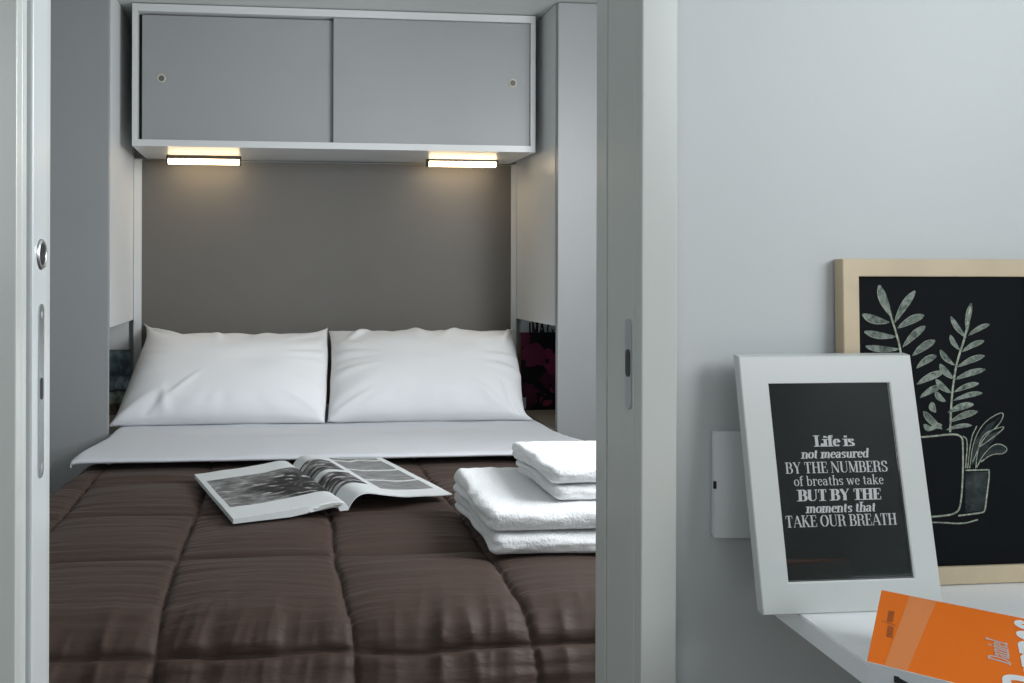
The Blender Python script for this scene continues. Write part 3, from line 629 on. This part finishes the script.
# ------------------------------------------------------------------ pillows
def pillow(corners, label, seed, ears, tops):
    """corners: x of bottom-left, bottom-right, top-left, top-right; ears: how far each corner pokes out; tops: height trim of the upper edge"""
    bl, br, tl, trr = corners
    cx = (bl + br + tl + trr) / 4
    o = thing('pillow', label, 'pillow', (cx, 2.75, ZB), 'white pillows against the headboard')
    bm = bmesh.new()
    def P(u, v, side):
        U, V = 2 * u - 1, 2 * v - 1
        cu = abs(U) ** 9; cv = abs(V) ** 9
        q = ears[(1 if U > 0 else 0) + (2 if V > 0 else 0)]
        inner = (U > 0) == (seed < 5)
        base = .985 if inner else .950
        ex = base + (1 - base) * cv * min(q, 1.2) + .008 * N(V * 2.4, seed)
        if V < 0 and q > 2: ex += .075 * abs(V) ** 16 * abs(U) ** 3
        if V > 0: ey = .90 + q * (.075 * abs(U) ** 4 + .025 * cu) + .008 * N(U * 2.6, seed + 5) + .007 * N(U * 6, seed + 9)
        else: ey = .95 + .05 * cu * min(q, 1.2) + .010 * N(U * 2.6, seed + 5)
        m = (V * ey + 1) / 2
        fl = max(0.0, 1 - m) ** 1.5
        xl = tl + (bl - tl) * fl; xr = trr + (br - trr) * fl
        x = (xl + xr) / 2 + (xr - xl) / 2 * U * ex
        th = max(0, (1 - abs(U) ** 3.2)) ** .5 * max(0, (1 - abs(V) ** 3.0)) ** .5
        t = .080 * th
        rim = max(abs(U), abs(V)); ang = math.atan2(V, U)
        cre = .011 * N(math.cos(ang) * 6, math.sin(ang) * 6, seed + 2) * sstep(.45, .95, rim) * th ** .4
        cre += .007 * N(U * 2.2, V * 2.2, seed + 13) * th
        # long soft folds running from the lower corners and the top edge
        for fx, fy, dxx, dyy, wid, amp in FOLDS[seed]:
            a = (U - fx) * dyy - (V - fy) * dxx; b = (U - fx) * dxx + (V - fy) * dyy
            cre += amp * math.exp(-(a / wid) ** 2) * sstep(-.05, .08, b) * sstep(.62, .2, b)
        y0, z0, y1, z1 = 2.600, -.4945, 2.950, -.222 + tops * 1.0
        mid = m
        bend = .050 * max(0.0, math.sin(math.pi * mid))          # the pillow slumps: steeper at the bottom
        yy = y0 + (y1 - y0) * mid; zz = z0 + (z1 - z0) * mid
        d = Vector((y1 - y0, z1 - z0)).normalized(); n = Vector((-d.y, d.x))
        off = (t + cre) * (1 if side > 0 else -1) + bend * .35
        yy += n.x * off - .030 * th * (1 - mid); zz += n.y * off
        zz = max(zz, -.4945); yy = min(yy, 2.995)
        return Vector((x, yy, CZ + zz))
    nu, nv = 110, 80
    fa = grid(bm, nu, nv, lambda u, v: P(u, v, 1)); fb = grid(bm, nu, nv, lambda u, v: P(u, v, -1), flip=True)
    bmesh.ops.remove_doubles(bm, verts=bm.verts, dist=.0004)
    part('pillow_body', bm, M['linen'], o, True)
    return o
FOLDS = {3.3: [(-.95, -.95, .6, .8, .07, .006), (-.70, -.98, .3, .95, .05, -.006), (-.50, -.95, -.2, .97, .05, .007), (-.9, .95, .8, -.6, .05, .014), (-.2, .95, .1, -1, .05, .008), (-.5, -.7, .5, .86, .035, .006), (.95, -.9, -.8, .6, .04, .008)],
         8.1: [(-.95, -.95, .75, .65, .05, .010), (-.6, .98, -.5, -.86, .05, .014), (-.15, .98, .2, -1, .06, .012), (.35, .98, -.4, -.9, .05, .012), (.95, .9, -.25, -.97, .04, .016), (.88, -.95, -.25, .97, .04, -.014), (.7, -.9, -.6, .8, .05, .008)]}
pillow((-.524, .172, -.472, .205), 'white pillow on the left of the bed with a pointed upper corner', 3.3, (1.2, .6, 4.4, 3.0), -.012)
pillow((.174, .848, .207, .906), 'white pillow on the right of the bed beside the dark floral book', 8.1, (.4, 2.6, 1.5, 1.9), -.002)

# ------------------------------------------------------------------ towels
def towel(label, x0, x1, y0, y1, z0, z1, seed, group, rot=0.0, soft=.004, top=True):
    h = z1 - z0; r = h * .49
    bm = bmesh.new()
    nx, ny, nz = 70, 50, 12
    cxm, cym = (x0 + x1) / 2, (y0 + y1) / 2
    def shape(p):
        q = Vector((min(max(p.x, x0 + r), x1 - r), min(max(p.y, y0 + r), y1 - r), min(max(p.z, z0 + r), z1 - r)))
        d = p - q
        if d.length > 1e-6: p = q + d.normalized() * r
        fx = sstep(x0 + .08, x0, p.x); zn = (p.z - z0) / h; yn = (p.y - y0) / (y1 - y0)
        # folded layers show as lobes on the left end and at the back
        lob = math.exp(-((zn - .5) / .11) ** 2)
        p = p.copy()
        p.x += fx * (.007 * lob * (.4 + .6 * sstep(.15, .6, yn)) + .007 * N(p.y * 9, zn * 1.5, seed) + .004 * N(p.y * 30, zn * 3, seed + 2))
        p.x -= fx * .010 * sstep(.6, 1.0, yn)
        fy = sstep(y0 + .03, y0, p.y)
        p.y += fy * (.004 * N(p.x * 10, zn, seed + 4) + .0025 * N(p.x * 40, zn * 4, seed + 6))
        up = sstep(.5, 1.0, zn)
        p.z -= up * (soft * abs(N(p.x * 7, p.y * 7, seed + 8)) + .0012 * N(p.x * 60, p.y * 60, seed + 1)) - up * .011 * sstep(.6, 1, yn) * (1 if h > .033 else .5) 
        dn = sstep(.25, 0, zn) * fy
        p.z += dn * .003 * max(0, N(p.x * 8, seed + 3))
        c, s = math.cos(rot), math.sin(rot); a, b = p.x - x0, p.y - y0
        return Vector((x0 + a * c - b * s, y0 + a * s + b * c, p.z))
    L = lambda a, b, t: a + (b - a) * t
    ez = lambda t: t
    for zz in (z0, z1): grid(bm, nx, ny, lambda u, v: shape(Vector((L(x0, x1, u), L(y0, y1, v), zz))), flip=zz == z0)
    for yy in (y0, y1): grid(bm, nx, nz, lambda u, v: shape(Vector((L(x0, x1, u), yy, L(z0, z1, v)))), flip=yy == y1)
    for xx in (x0, x1): grid(bm, ny, nz, lambda u, v: shape(Vector((xx, L(y0, y1, u), L(z0, z1, v)))), flip=xx == x0)
    bmesh.ops.remove_doubles(bm, verts=bm.verts, dist=.0003)
    t = obj('folded_towel', bm, M['towel'], None, True)
    return tag(t, label, 'towel', group)
G = 'folded towels stacked on the quilt'
ZQ = CZ - .4925
towel('large folded white bath towel at the bottom of the stack on the quilt', .377, .81, 1.352, 1.640, ZQ, ZQ + .036, 1.2, G, rot=-.02)
towel('large folded white bath towel second from the bottom of the stack', .369, .805, 1.357, 1.635, ZQ + .0385, ZQ + .080, 4.7, G, rot=-.02)
towel('small folded white hand towel third from the bottom of the stack', .506, .755, 1.393, 1.605, ZQ + .0815, ZQ + .1095, 9.4, G, rot=.02)
towel('small folded white hand towel on top of the stack', .497, .75, 1.390, 1.61, ZQ + .1115, ZQ + .143, 14.1, G, rot=.02, soft=.006)

# ------------------------------------------------------------------ open magazine
mg = thing('magazine', 'open magazine with black and white sea photographs lying on the quilt', 'magazine', (.10, 1.80, CZ - .486))
PH = math.radians(17); EW = Vector((math.cos(PH), math.sin(PH), 0)); EL = Vector((-math.sin(PH), math.cos(PH), 0))
ORG = Vector((.102, 1.818, CZ - .4905)); PW, PL = .243, .372
def prof_left(w): return .004 + .024 * (1 - math.exp(-w / .014)) * math.exp(-w / .11) + .003
def prof_right(w): return .004 + .040 * (1 - math.exp(-w / .020)) * math.exp(-(w / .105) ** 1.6) + .004 * sstep(.05, .2, w)
def page_block(name, side, pf, thick, m, parent, lift=0.0):
    bm = bmesh.new()
    def top(u, v):
        w = (u if side > 0 else 1 - u) * PW
        return ORG + EW * (side * w * (.985 if w < .1 else 1)) + EL * ((v - .5) * PL) + Vector((0, 0, pf(w) + lift + .0015 * N(w * 20, v * 3, 2)))
    def bot(u, v):
        p = top(u, v); w = (u if side > 0 else 1 - u) * PW
        z = thick(w, p.z - ORG.z); p.z = ORG.z + z; return p
    nu, nv = 50, 30
    uvl = bm.loops.layers.uv.verify()
    a = grid(bm, nu, nv, top, uv=True); b = grid(bm, nu, nv, bot, flip=True)
    def skirt(ra, rb):
        for i in range(len(ra) - 1):
            bm.faces.new([ra[i], ra[i + 1], rb[i + 1], rb[i]])
    skirt(a[0], b[0]); skirt(a[-1], b[-1]); skirt([r[0] for r in a], [r[0] for r in b]); skirt([r[-1] for r in a], [r[-1] for r in b])
    return part(name, bm, m, parent, 0.6)
page_block('page_block', -1, prof_left, lambda w, z: max(.0, z - .014) * 1.0 if w > .02 else 0.0, M['pageL'], mg)
page_block('page_block', 1, prof_right, lambda w, z: max(z - .0022, 0.0), M['pageR'], mg)
# a few loose leaves curling out of the fold at the front of the left half
for k in range(3):
    bm = bmesh.new()
    def leaf(u, v, k=k):
        w = .012 + u * (.05 + .012 * k)
        return ORG + EW * (-w) + EL * ((v - .5) * PL - .004 - .002 * k) + Vector((0, 0, prof_left(w) - .0035 - .0035 * k * (u ** .5)))
    grid(bm, 14, 4, leaf)
    part('loose_leaf', bm, M['paper'], mg, True)

# ------------------------------------------------------------------ books in the niches
def standing_book(name, label, x0, x1, y0, th, z0, h, cover, tilt, group=None):
    """cover facing the doorway, leaning back by tilt against the niche back"""
    o = thing(name, label, 'book', (x0, y0, z0), group)
    def bk(bm):
        for v in bm.verts:
            dz = v.co.z - z0; v.co.y += dz * math.sin(tilt)
        return bm
    w = part('front_cover', bk(B(x0, x1, y0, y0 + .0025, z0, z0 + h)), cover, o)
    part('page_block', bk(B(x0 + .003, x1 - .003, y0 + .0026, y0 + th - .0026, z0 + .003, z0 + h - .003)), M['paper'], o)
    part('back_cover', bk(B(x0, x1, y0 + th - .0025, y0 + th, z0, z0 + h)), cover, o)
    return o, w, bk
NF = NZ0 + .0005
b1, w1, bk1 = standing_book('book', 'dark book with magenta flowers on its cover, standing right of the right pillow', .9345, 1.155, 2.945, .014, NF, .292, M['floral'], .03)
w1.data.transform(Matrix.Identity(4))
part('spine', bk1(B(.9325, .9345, 2.945, 2.959, NF, NF + .292)), mat('orange_spine', (0.20, 0.05, 0.015), 0.5), b1)
bm = bmesh.new(); part('sticker', bk1(B(.940, .952, 2.9442, 2.9449, NF + .006, NF + .048)), M['spine'], b1)
b2, w2, bk2 = standing_book('book', 'tall white book with black capital letters standing behind the dark floral book', .949, 1.17, 2.976, .012, NF, .338, M['spine'], .03)
bm = bmesh.new()
word_mesh(bm, 'IMA', lambda x, y: Vector((.974 + x, 2.9754 + (NF + .278 + y - NF) * math.sin(.03), NF + .278 + y)), .050, width=.066, thick=.26, thin=.17, track=.08, lift=(0, -1.5e-5, 0))
# the letter G, drawn plain
pts = arc(.0, .025, .012, .025, 60, 300, 16)
Ls, Rs = stroke_outline(pts + [(.010, .022), (.002, .022)], lambda d: .006)
a = [bm.verts.new((1.061 + p.x, 2.9754 + (.278 + p.y) * math.sin(.03), NF + .278 + p.y)) for p in Ls]; b = [bm.verts.new((1.061 + p.x, 2.9754 + (.278 + p.y) * math.sin(.03), NF + .278 + p.y)) for p in Rs]
for i in range(len(a) - 1): bm.faces.new([a[i], a[i + 1], b[i + 1], b[i]])
part('lettering', bm, M['blackink'], b2)
standing_book('book', 'grey-blue landscape picture book standing left of the left pillow', -.80, -.515, 2.96, .02, NF, .234, M['landscape'], .03)

# ------------------------------------------------------------------ front room: desk, frames, paperback, switch
ZD = CZ - .2928
desk = thing('desk', 'white desk top against the wall under the two frames', 'desk', (.90, .45, 0))
bm = bmesh.new()
pl = [(.4550, .7125), (.400, -.05), (1.375, -.05), (1.375, .7125)]
a = [bm.verts.new((x, y, ZD - .018)) for x, y in pl]; b = [bm.verts.new((x, y, ZD)) for x, y in pl]
bm.faces.new(b); bm.faces.new(list(reversed(a)))
for i in range(4): bm.faces.new([a[i], a[(i + 1) % 4], b[(i + 1) % 4], b[i]])
bmesh.ops.bevel(bm, geom=list(bm.edges), offset=.0012, segments=2, affect='EDGES')
part('desk_top', bm, M['desk'], desk)
for x in (.56, 1.30):
    for y in (.02, .66):
        part('leg', B(x, x + .035, y, y + .035, 0, ZD - .0185, bev=.003), M['desk'], desk)

# pine-framed chalkboard
BX, BY, BZ, BW, BH = .530, .7025, ZD + .0005, .205, .3055
cb = thing('chalkboard', 'pine-framed chalkboard with a chalk drawing of potted plants leaning on the wall', 'chalkboard', (BX + BW / 2, BY, BZ))
fw = .0165
def ring_frame(u0, u1, v0, v1, iu0, iu1, iv0, iv1, d0, d1, r=.0008):
    """one closed picture-frame ring; outer and inner edges slightly eased"""
    bm = bmesh.new()
    O = [(u0, v0), (u1, v0), (u1, v1), (u0, v1)]; I = [(iu0, iv0), (iu1, iv0), (iu1, iv1), (iu0, iv1)]
    def ins(P, k):
        sg = [(1, 1), (-1, 1), (-1, -1), (1, -1)]
        return [(p[0] + q[0] * k, p[1] + q[1] * k) for p, q in zip(P, sg)]
    loops = [[(*p, d0) for p in O], [(*p, d1 - r) for p in O], [(*p, d1) for p in ins(O, r)], [(*p, d1) for p in ins(I, -r)], [(*p, d1 - r) for p in I], [(*p, d0) for p in I]]
    vs = [[bm.verts.new(p) for p in L] for L in loops]
    for a, b in zip(vs, vs[1:] + vs[:1]):
        for k in range(4): bm.faces.new([a[k], a[(k + 1) % 4], b[(k + 1) % 4], b[k]])
    return bm
bm = ring_frame(BX, BX + BW, BZ, BZ + BH, BX + fw, BX + BW - fw, BZ + .0165, BZ + BH - .0165, -(BY + .011), -BY)
for v in bm.verts: v.co = Vector((v.co.x, -v.co.z, v.co.y))
part('frame', bm, M['pine'], cb)
part('board', B(BX + fw, BX + BW - fw, BY + .0035, BY + .009, BZ + .0165, BZ + BH - .0165), M['chalkboard'], cb)
def bpt(u, w, d=0.0): return Vector((BX + u / 1000.0, BY + .0033 - d, BZ + w / 1000.0))
LEAVES = [((50.9, 251.3), (38.4, 280.8), 5.0), ((53.8, 245.9), (74.9, 275.5), 4.0), ((48.1, 245.9), (21.3, 253.1), 4.4), ((56.7, 240.5), (83.6, 252.5), 4.0), ((54.8, 232.5), (23.2, 237.1), 3.7), ((61.6, 222.6), (84.6, 242.2), 3.7), ((57.7, 220.8), (24.2, 223.3), 3.4), ((71.2, 214.4), (94.4, 228.7), 4.0), ((75.1, 202.7), (95.4, 214.3), 3.7), ((75.1, 187.4), (102.2, 198.9), 3.7), ((78.1, 174.8), (100.3, 185.4), 3.4), ((127.0, 235.7), (132.2, 263.7), 3.0), ((126.4, 231.2), (110.8, 251.1), 3.0), ((128.4, 233.0), (150.5, 243.8), 2.5), ((119.6, 219.5), (109.9, 233.6), 2.8), ((121.6, 217.7), (144.7, 228.0), 2.7), ((113.8, 205.1), (99.2, 219.6), 3.0), ((116.8, 203.3), (144.7, 213.9), 3.0), ((112.9, 192.5), (98.7, 206.1), 3.7), ((113.9, 191.6), (145.1, 200.9), 3.0), ((110.0, 179.0), (94.5, 191.8), 3.4), ((112.9, 179.8), (138.3, 187.7), 2.7), ((112.0, 171.7), (141.7, 178.6), 2.7), ((104.2, 170.9), (93.5, 180.1), 3.0), ((106.2, 160.5), (132.5, 168.0), 3.6), ((108.4, 151.8), (136.7, 161.1), 3.2), ((104.2, 144.1), (130.4, 148.1), 2.2), ((100.0, 145.1), (81.2, 161.8), 3.6), ((91.7, 145.2), (81.2, 149.3), 2.9), ((93.7, 160.7), (89.5, 170.4), 3.6), ((85.4, 143.4), (100.0, 149.0), 2.9),
          ((62, 208), (36, 205), 3.4), ((64, 196), (38, 190), 3.4), ((67, 184), (42, 176), 3.2)]
leaves = bmesh.new(); lines = bmesh.new()
def chalk_stroke(bm, pts, w, d=.00012):
    # smooth the polyline a little, then lay it down as a ribbon
    P = [Vector(p) for p in pts]
    for _ in range(2):
        Q = [P[0]]
        for a, b in zip(P, P[1:]): Q += [a * .75 + b * .25, a * .25 + b * .75]
        P = Q + [P[-1]]
    Ls, Rs = stroke_outline(P, lambda dd: w)
    a = [bm.verts.new(bpt(p.x, p.y, d)) for p in Ls]; b = [bm.verts.new(bpt(p.x, p.y, d)) for p in Rs]
    for i in range(len(a) - 1): bm.faces.new([a[i], a[i + 1], b[i + 1], b[i]])
random.seed(4)
for k, (p0, p1, hw) in enumerate(LEAVES):
    p0, p1 = Vector(p0), Vector(p1); d = p1 - p0; n = Vector((-d.y, d.x)).normalized()
    up, dn = [], []
    for i in range(13):
        s = i / 12; w = hw * (math.sin(math.pi * min(1, s * .92 + .04)) ** .7) * (.55 + .6 * s if s < .75 else 1.0)
        c = p0 + d * s + n * (1.2 * math.sin(math.pi * s) * random.choice((1, 1)))
        up.append(c + n * w); dn.append(c - n * w)
    a = [leaves.verts.new(bpt(q.x, q.y, .0001 + k * 1e-6)) for q in up]; b = [leaves.verts.new(bpt(q.x, q.y, .0001 + k * 1e-6)) for q in dn]
    for i in range(12): leaves.faces.new([a[i], a[i + 1], b[i + 1], b[i]])
    chalk_stroke(lines, up[1:-1], .55, .0002); 
    if k % 2: chalk_stroke(lines, dn[1:-1], .45, .0002)
part('chalk_leaves', leaves, M['chalkfill'], cb)
for s in ([(46.1, 262.9), (52.9, 243.2), (57.7, 227.1), (59.6, 216.3), (63.6, 194.7), (71.3, 171.3), (76, 140)], [(131.3, 261.0), (125.5, 232.1), (117.7, 212.3), (113.9, 197.9), (110.0, 172.7), (108.1, 142)]):
    chalk_stroke(lines, s, 2.0)
for s, w in (([(40, 137), (82.3, 137.6), (112.6, 140.6), (120.0, 137.5), (121.0, 132.0), (120.6, 103.9), (118.0, 74.8), (113.8, 65.2), (91.9, 62.9), (48, 62)], 1.7), ([(121.0, 138.0), (126.2, 135.0), (123.2, 107.8)], 1.2),
             ([(40, 137), (43, 100), (48, 62)], 1.7),
             ([(123.2, 105.8), (147.0, 105.8)], 1.3), ([(147.2, 106), (147.4, 100), (143.9, 78.1), (142.2, 66.5), (138, 65.5), (114.9, 63.3)], 1.5), ([(50, 58), (92.9, 58.0), (119.1, 55.4), (134.9, 59.2)], 1.3),
             ([(127.4, 107.7), (131.5, 132.9), (142.0, 150.3), (158.9, 159.8), (164.2, 158.8), (158.9, 148.1), (142.0, 136.7), (130.5, 113.5)], .9),
             ([(133.7, 107.6), (135.7, 125.1), (142.0, 140.6), (163.2, 147.1), (163.2, 144.1), (146.3, 132.7), (136.8, 127.0)], .9),
             ([(134.7, 108.5), (142.1, 121.1), (154.7, 131.6), (167.5, 126.5), (163.2, 120.3), (150.5, 120.9), (138.9, 113.3)], .9),
             ([(125.3, 107.7), (129.4, 136.9), (135.7, 147.5)], 1.0)):
    chalk_stroke(lines, s, w)
part('chalk_lines', lines, M['chalkline'], cb)
sm = bmesh.new()
for poly in ([(122, 66), (142, 68), (146, 104), (123, 104)], [(128, 110), (133, 112), (146, 140), (160, 156), (146, 148), (134, 134)], [(135, 112), (142, 121), (160, 143), (144, 138)], [(140, 116), (150, 121), (164, 122), (164, 127), (154, 130)]):
    sm.faces.new([sm.verts.new(bpt(x, y, .00005)) for x, y in poly])
part('chalk_smudge', sm, M['chalkfaint'], cb)

cb.location.y -= .0075; cb.location.z += .0004; cb.rotation_euler.x = -math.asin(.0075 / BH)   # leaning back against the wall

# white photo frame standing on the desk
LEAN = math.radians(9.8)
fo = thing('photo_frame', 'white photo frame with a quotation printed on black, standing before the chalkboard', 'frame', (.417, .6475, ZD))
def fpt(u, v, d=0.0):
    """u across, v up the leaning face, d out towards the room (metres)"""
    return Vector((.4175 + u, .6475 + v * math.sin(LEAN) - d * math.cos(LEAN), ZD + .0003 + v * math.cos(LEAN) - d * math.sin(LEAN)))
def fbox(bm, u0, u1, v0, v1, d0, d1, bev=0.0):
    n0 = len(bm.verts); box(bm, u0, u1, v0, v1, d0, d1, bev=bev); bm.verts.ensure_lookup_table()
    return bm
def fmesh(lst, bev=0.0):
    bm = bmesh.new()
    for b in lst: fbox(bm, *b, bev=bev)
    for v in bm.verts: v.co = fpt(v.co.x, v.co.y, v.co.z)
    return bm
FW, FH, FT = .166, .2205, .0085
bm = ring_frame(0, FW, 0, FH, .0260, .1422, .0258, .1957, -FT, 0)
for v in bm.verts: v.co = fpt(*v.co)
part('frame_border', bm, M['frame'], fo)
pr = part('print', fmesh([(.0261, .1421, .0259, .1956, -.0050, -.0032)]), M['print'], fo)
part('glass_pane', fmesh([(.0261, .1421, .0259, .1956, -.0025, -.0015)]), M['glass'], fo)
part('back_board', fmesh([(.0261, .1421, .0259, .1956, -FT + .001, -.0052)]), M['bedbase'], fo)
bm = bmesh.new()
# easel strut behind
for v in box(bm, .07, .10, 0, 1, 0, .002).verts: pass
for v in bm.verts:
    s = v.co.y; v.co = Vector((.417 + v.co.x, .6475 + .042 + (.012 if s > .5 else .0) + v.co.z * 1.0 - .0 + (0 if s > .5 else .012), ZD + (.001 if s < .5 else .14)))
part('easel_strut', bm, M['bedbase'], fo)
tx = bmesh.new()
TP = lambda u0, v0: (lambda x, y: fpt(u0 + .0028 + x, v0 - .0010 + y, -.0029))
for text, u0, u1, v0, hh, tk, tn, sl in (
        ('Life is', .0625, .1005, .1403, .0092, .24, .05, .0),
        ('not measured', .0485, .1125, .1300, .0078, .20, .05, .16),
        ('BY THE NUMBERS', .0325, .1295, .1173, .0092, .17, .035, .0),
        ('of breaths we take', .0390, .1240, .1065, .0082, .12, .04, .0),
        ('BUT BY THE', .0415, .1200, .0935, .0092, .26, .05, .05),
        ('moments that', .0475, .1130, .0832, .0080, .20, .05, .16),
        ('TAKE OUR BREATH', .0275, .1320, .0715, .0094, .17, .035, .0)):
    word_mesh(tx, text, TP(u0, v0), hh, width=u1 - u0, thick=tk, thin=tn, slant=sl, lift=(0, -1.2e-5, -2e-6))
part('lettering', tx, M['ink'], pr)

# orange paperback lying at the desk's corner
P1 = Vector((.3877, .4903)); P2 = Vector((.4863, .5996)); e1 = (P2 - P1).normalized(); e2 = Vector((e1.y, -e1.x)); BWD, BLN, BTH = .1472, .212, .0385
pb = thing('paperback', 'orange paperback with white lettering lying across the desk corner', 'book', (P1.x, P1.y, ZD))
def ppt(u, v, z):   # u along the book's top edge from its spine, v down the cover
    q = P1 + e1 * u + e2 * v; return Vector((q.x, q.y, ZD + .0005 + z))
def pmesh(lst, bev=0.0):
    bm = bmesh.new()
    for b in lst: box(bm, *b, bev=bev)
    for v in bm.verts: v.co = ppt(*v.co)
    return bm
fc = part('front_cover', pmesh([(.0, BWD, 0, BLN, BTH - .0006, BTH)]), M['orange'], pb)
part('back_cover', pmesh([(.0, BWD, 0, BLN, 0, .0006)]), M['orange'], pb)
spn = part('spine', pmesh([(-.0008, 0.0, 0, BLN, 0, BTH)]), M['spine'], pb)
part('page_block', pmesh([(.0004, BWD - .001, .0012, BLN - .0012, .0007, BTH - .0007)]), M['paper'], pb)
bd = bmesh.new(); bd.faces.new([bd.verts.new(ppt(u, v, BTH + .00012)) for u, v in ((.0005, .0095), (.05, .0125), (BWD - .0005, .0185), (BWD - .0005, .0355), (.05, .0262), (.0005, .0216))])
part('cover_band', bd, M['orangeband'], fc)
tx = bmesh.new()
word_mesh(tx, 'Daniel', lambda x, y: ppt(.0495 + x, .0745 - y, BTH + .0002), .0105, width=.039, thick=.19, thin=.08, slant=.22, lift=(0, 0, 1.2e-5))
part('lettering', tx, M['pinkink'], fc)
tx = bmesh.new()
word_mesh(tx, 'Pennac', lambda x, y: ppt(.010 + x, .1030 - y, BTH + .0002), .0315, width=.132, thick=.24, thin=.12, lift=(0, 0, 1.2e-5))
part('lettering', tx, M['ink'], fc)
tx = bmesh.new()
random.seed(2)
for g0, g1, v0 in ((.050, .071, .0078), (.080, .104, .0068)):
    u = g0
    while u < g1:
        w = .0008 + random.random() * .0008
        tx.faces.new([tx.verts.new(ppt(a, b, BTH + .0002)) for a, b in ((u, v0), (u, v0 + .0034 + random.random() * .001), (u + w, v0 + .0034), (u + w, v0))]); u += w + .0010
tx.faces.new([tx.verts.new(ppt(a, b, BTH + .0002)) for a, b in ((.0775, .0035), (.0745, .0125), (.0757, .0125), (.0787, .0035))])
part('imprint', tx, M['redink'], fc)
tx = bmesh.new()
word_mesh(tx, 'A', lambda x, y: ppt(-.00095, .016 + y * 1.0, BTH - .005 - x), .022, thick=.25, thin=.12, lift=(-1.5e-5, -1.5e-5, 0))
part('lettering', tx, M['blackink'], spn)

# wall switch half hidden by the photo frame
SX0, SX1, SZ0, SZ1 = .4078, .4920, CZ - .2455, CZ - .147
sw = thing('light_switch', 'white square light switch on the wall half hidden by the photo frame', 'switch', ((SX0 + SX1) / 2, .715, (SZ0 + SZ1) / 2))
part('back_plate', B(SX0 + .001, SX1 - .001, .7105, .7148, SZ0 + .001, SZ1 - .001, bev=.001), M['switch'], sw)
bm = bmesh.new()
def rock(u, v):
    a, b = 2 * u - 1, 2 * v - 1
    return Vector((SX0 + (SX1 - SX0) * u, .7075 - .0055 * (1 - a * a) * (1 - .35 * b * b), SZ0 + (SZ1 - SZ0) * v))
fr = grid(bm, 24, 24, rock)
bk = grid(bm, 24, 24, lambda u, v: Vector((SX0 + (SX1 - SX0) * u, .7104, SZ0 + (SZ1 - SZ0) * v)), flip=True)
for ra, rb in ((fr[0], bk[0]), (fr[-1], bk[-1]), ([r[0] for r in fr], [r[0] for r in bk]), ([r[-1] for r in fr], [r[-1] for r in bk])):
    for i in range(24): bm.faces.new([ra[i], ra[i + 1], rb[i + 1], rb[i]])
part('rocker', bm, M['switch'], sw, 0.6)
part('edge_notch', B(SX0 - .0006, SX0 + .002, .7070, .7085, CZ - .200, CZ - .193), M['black'], sw)  # black block in place of the small notch in the left edge
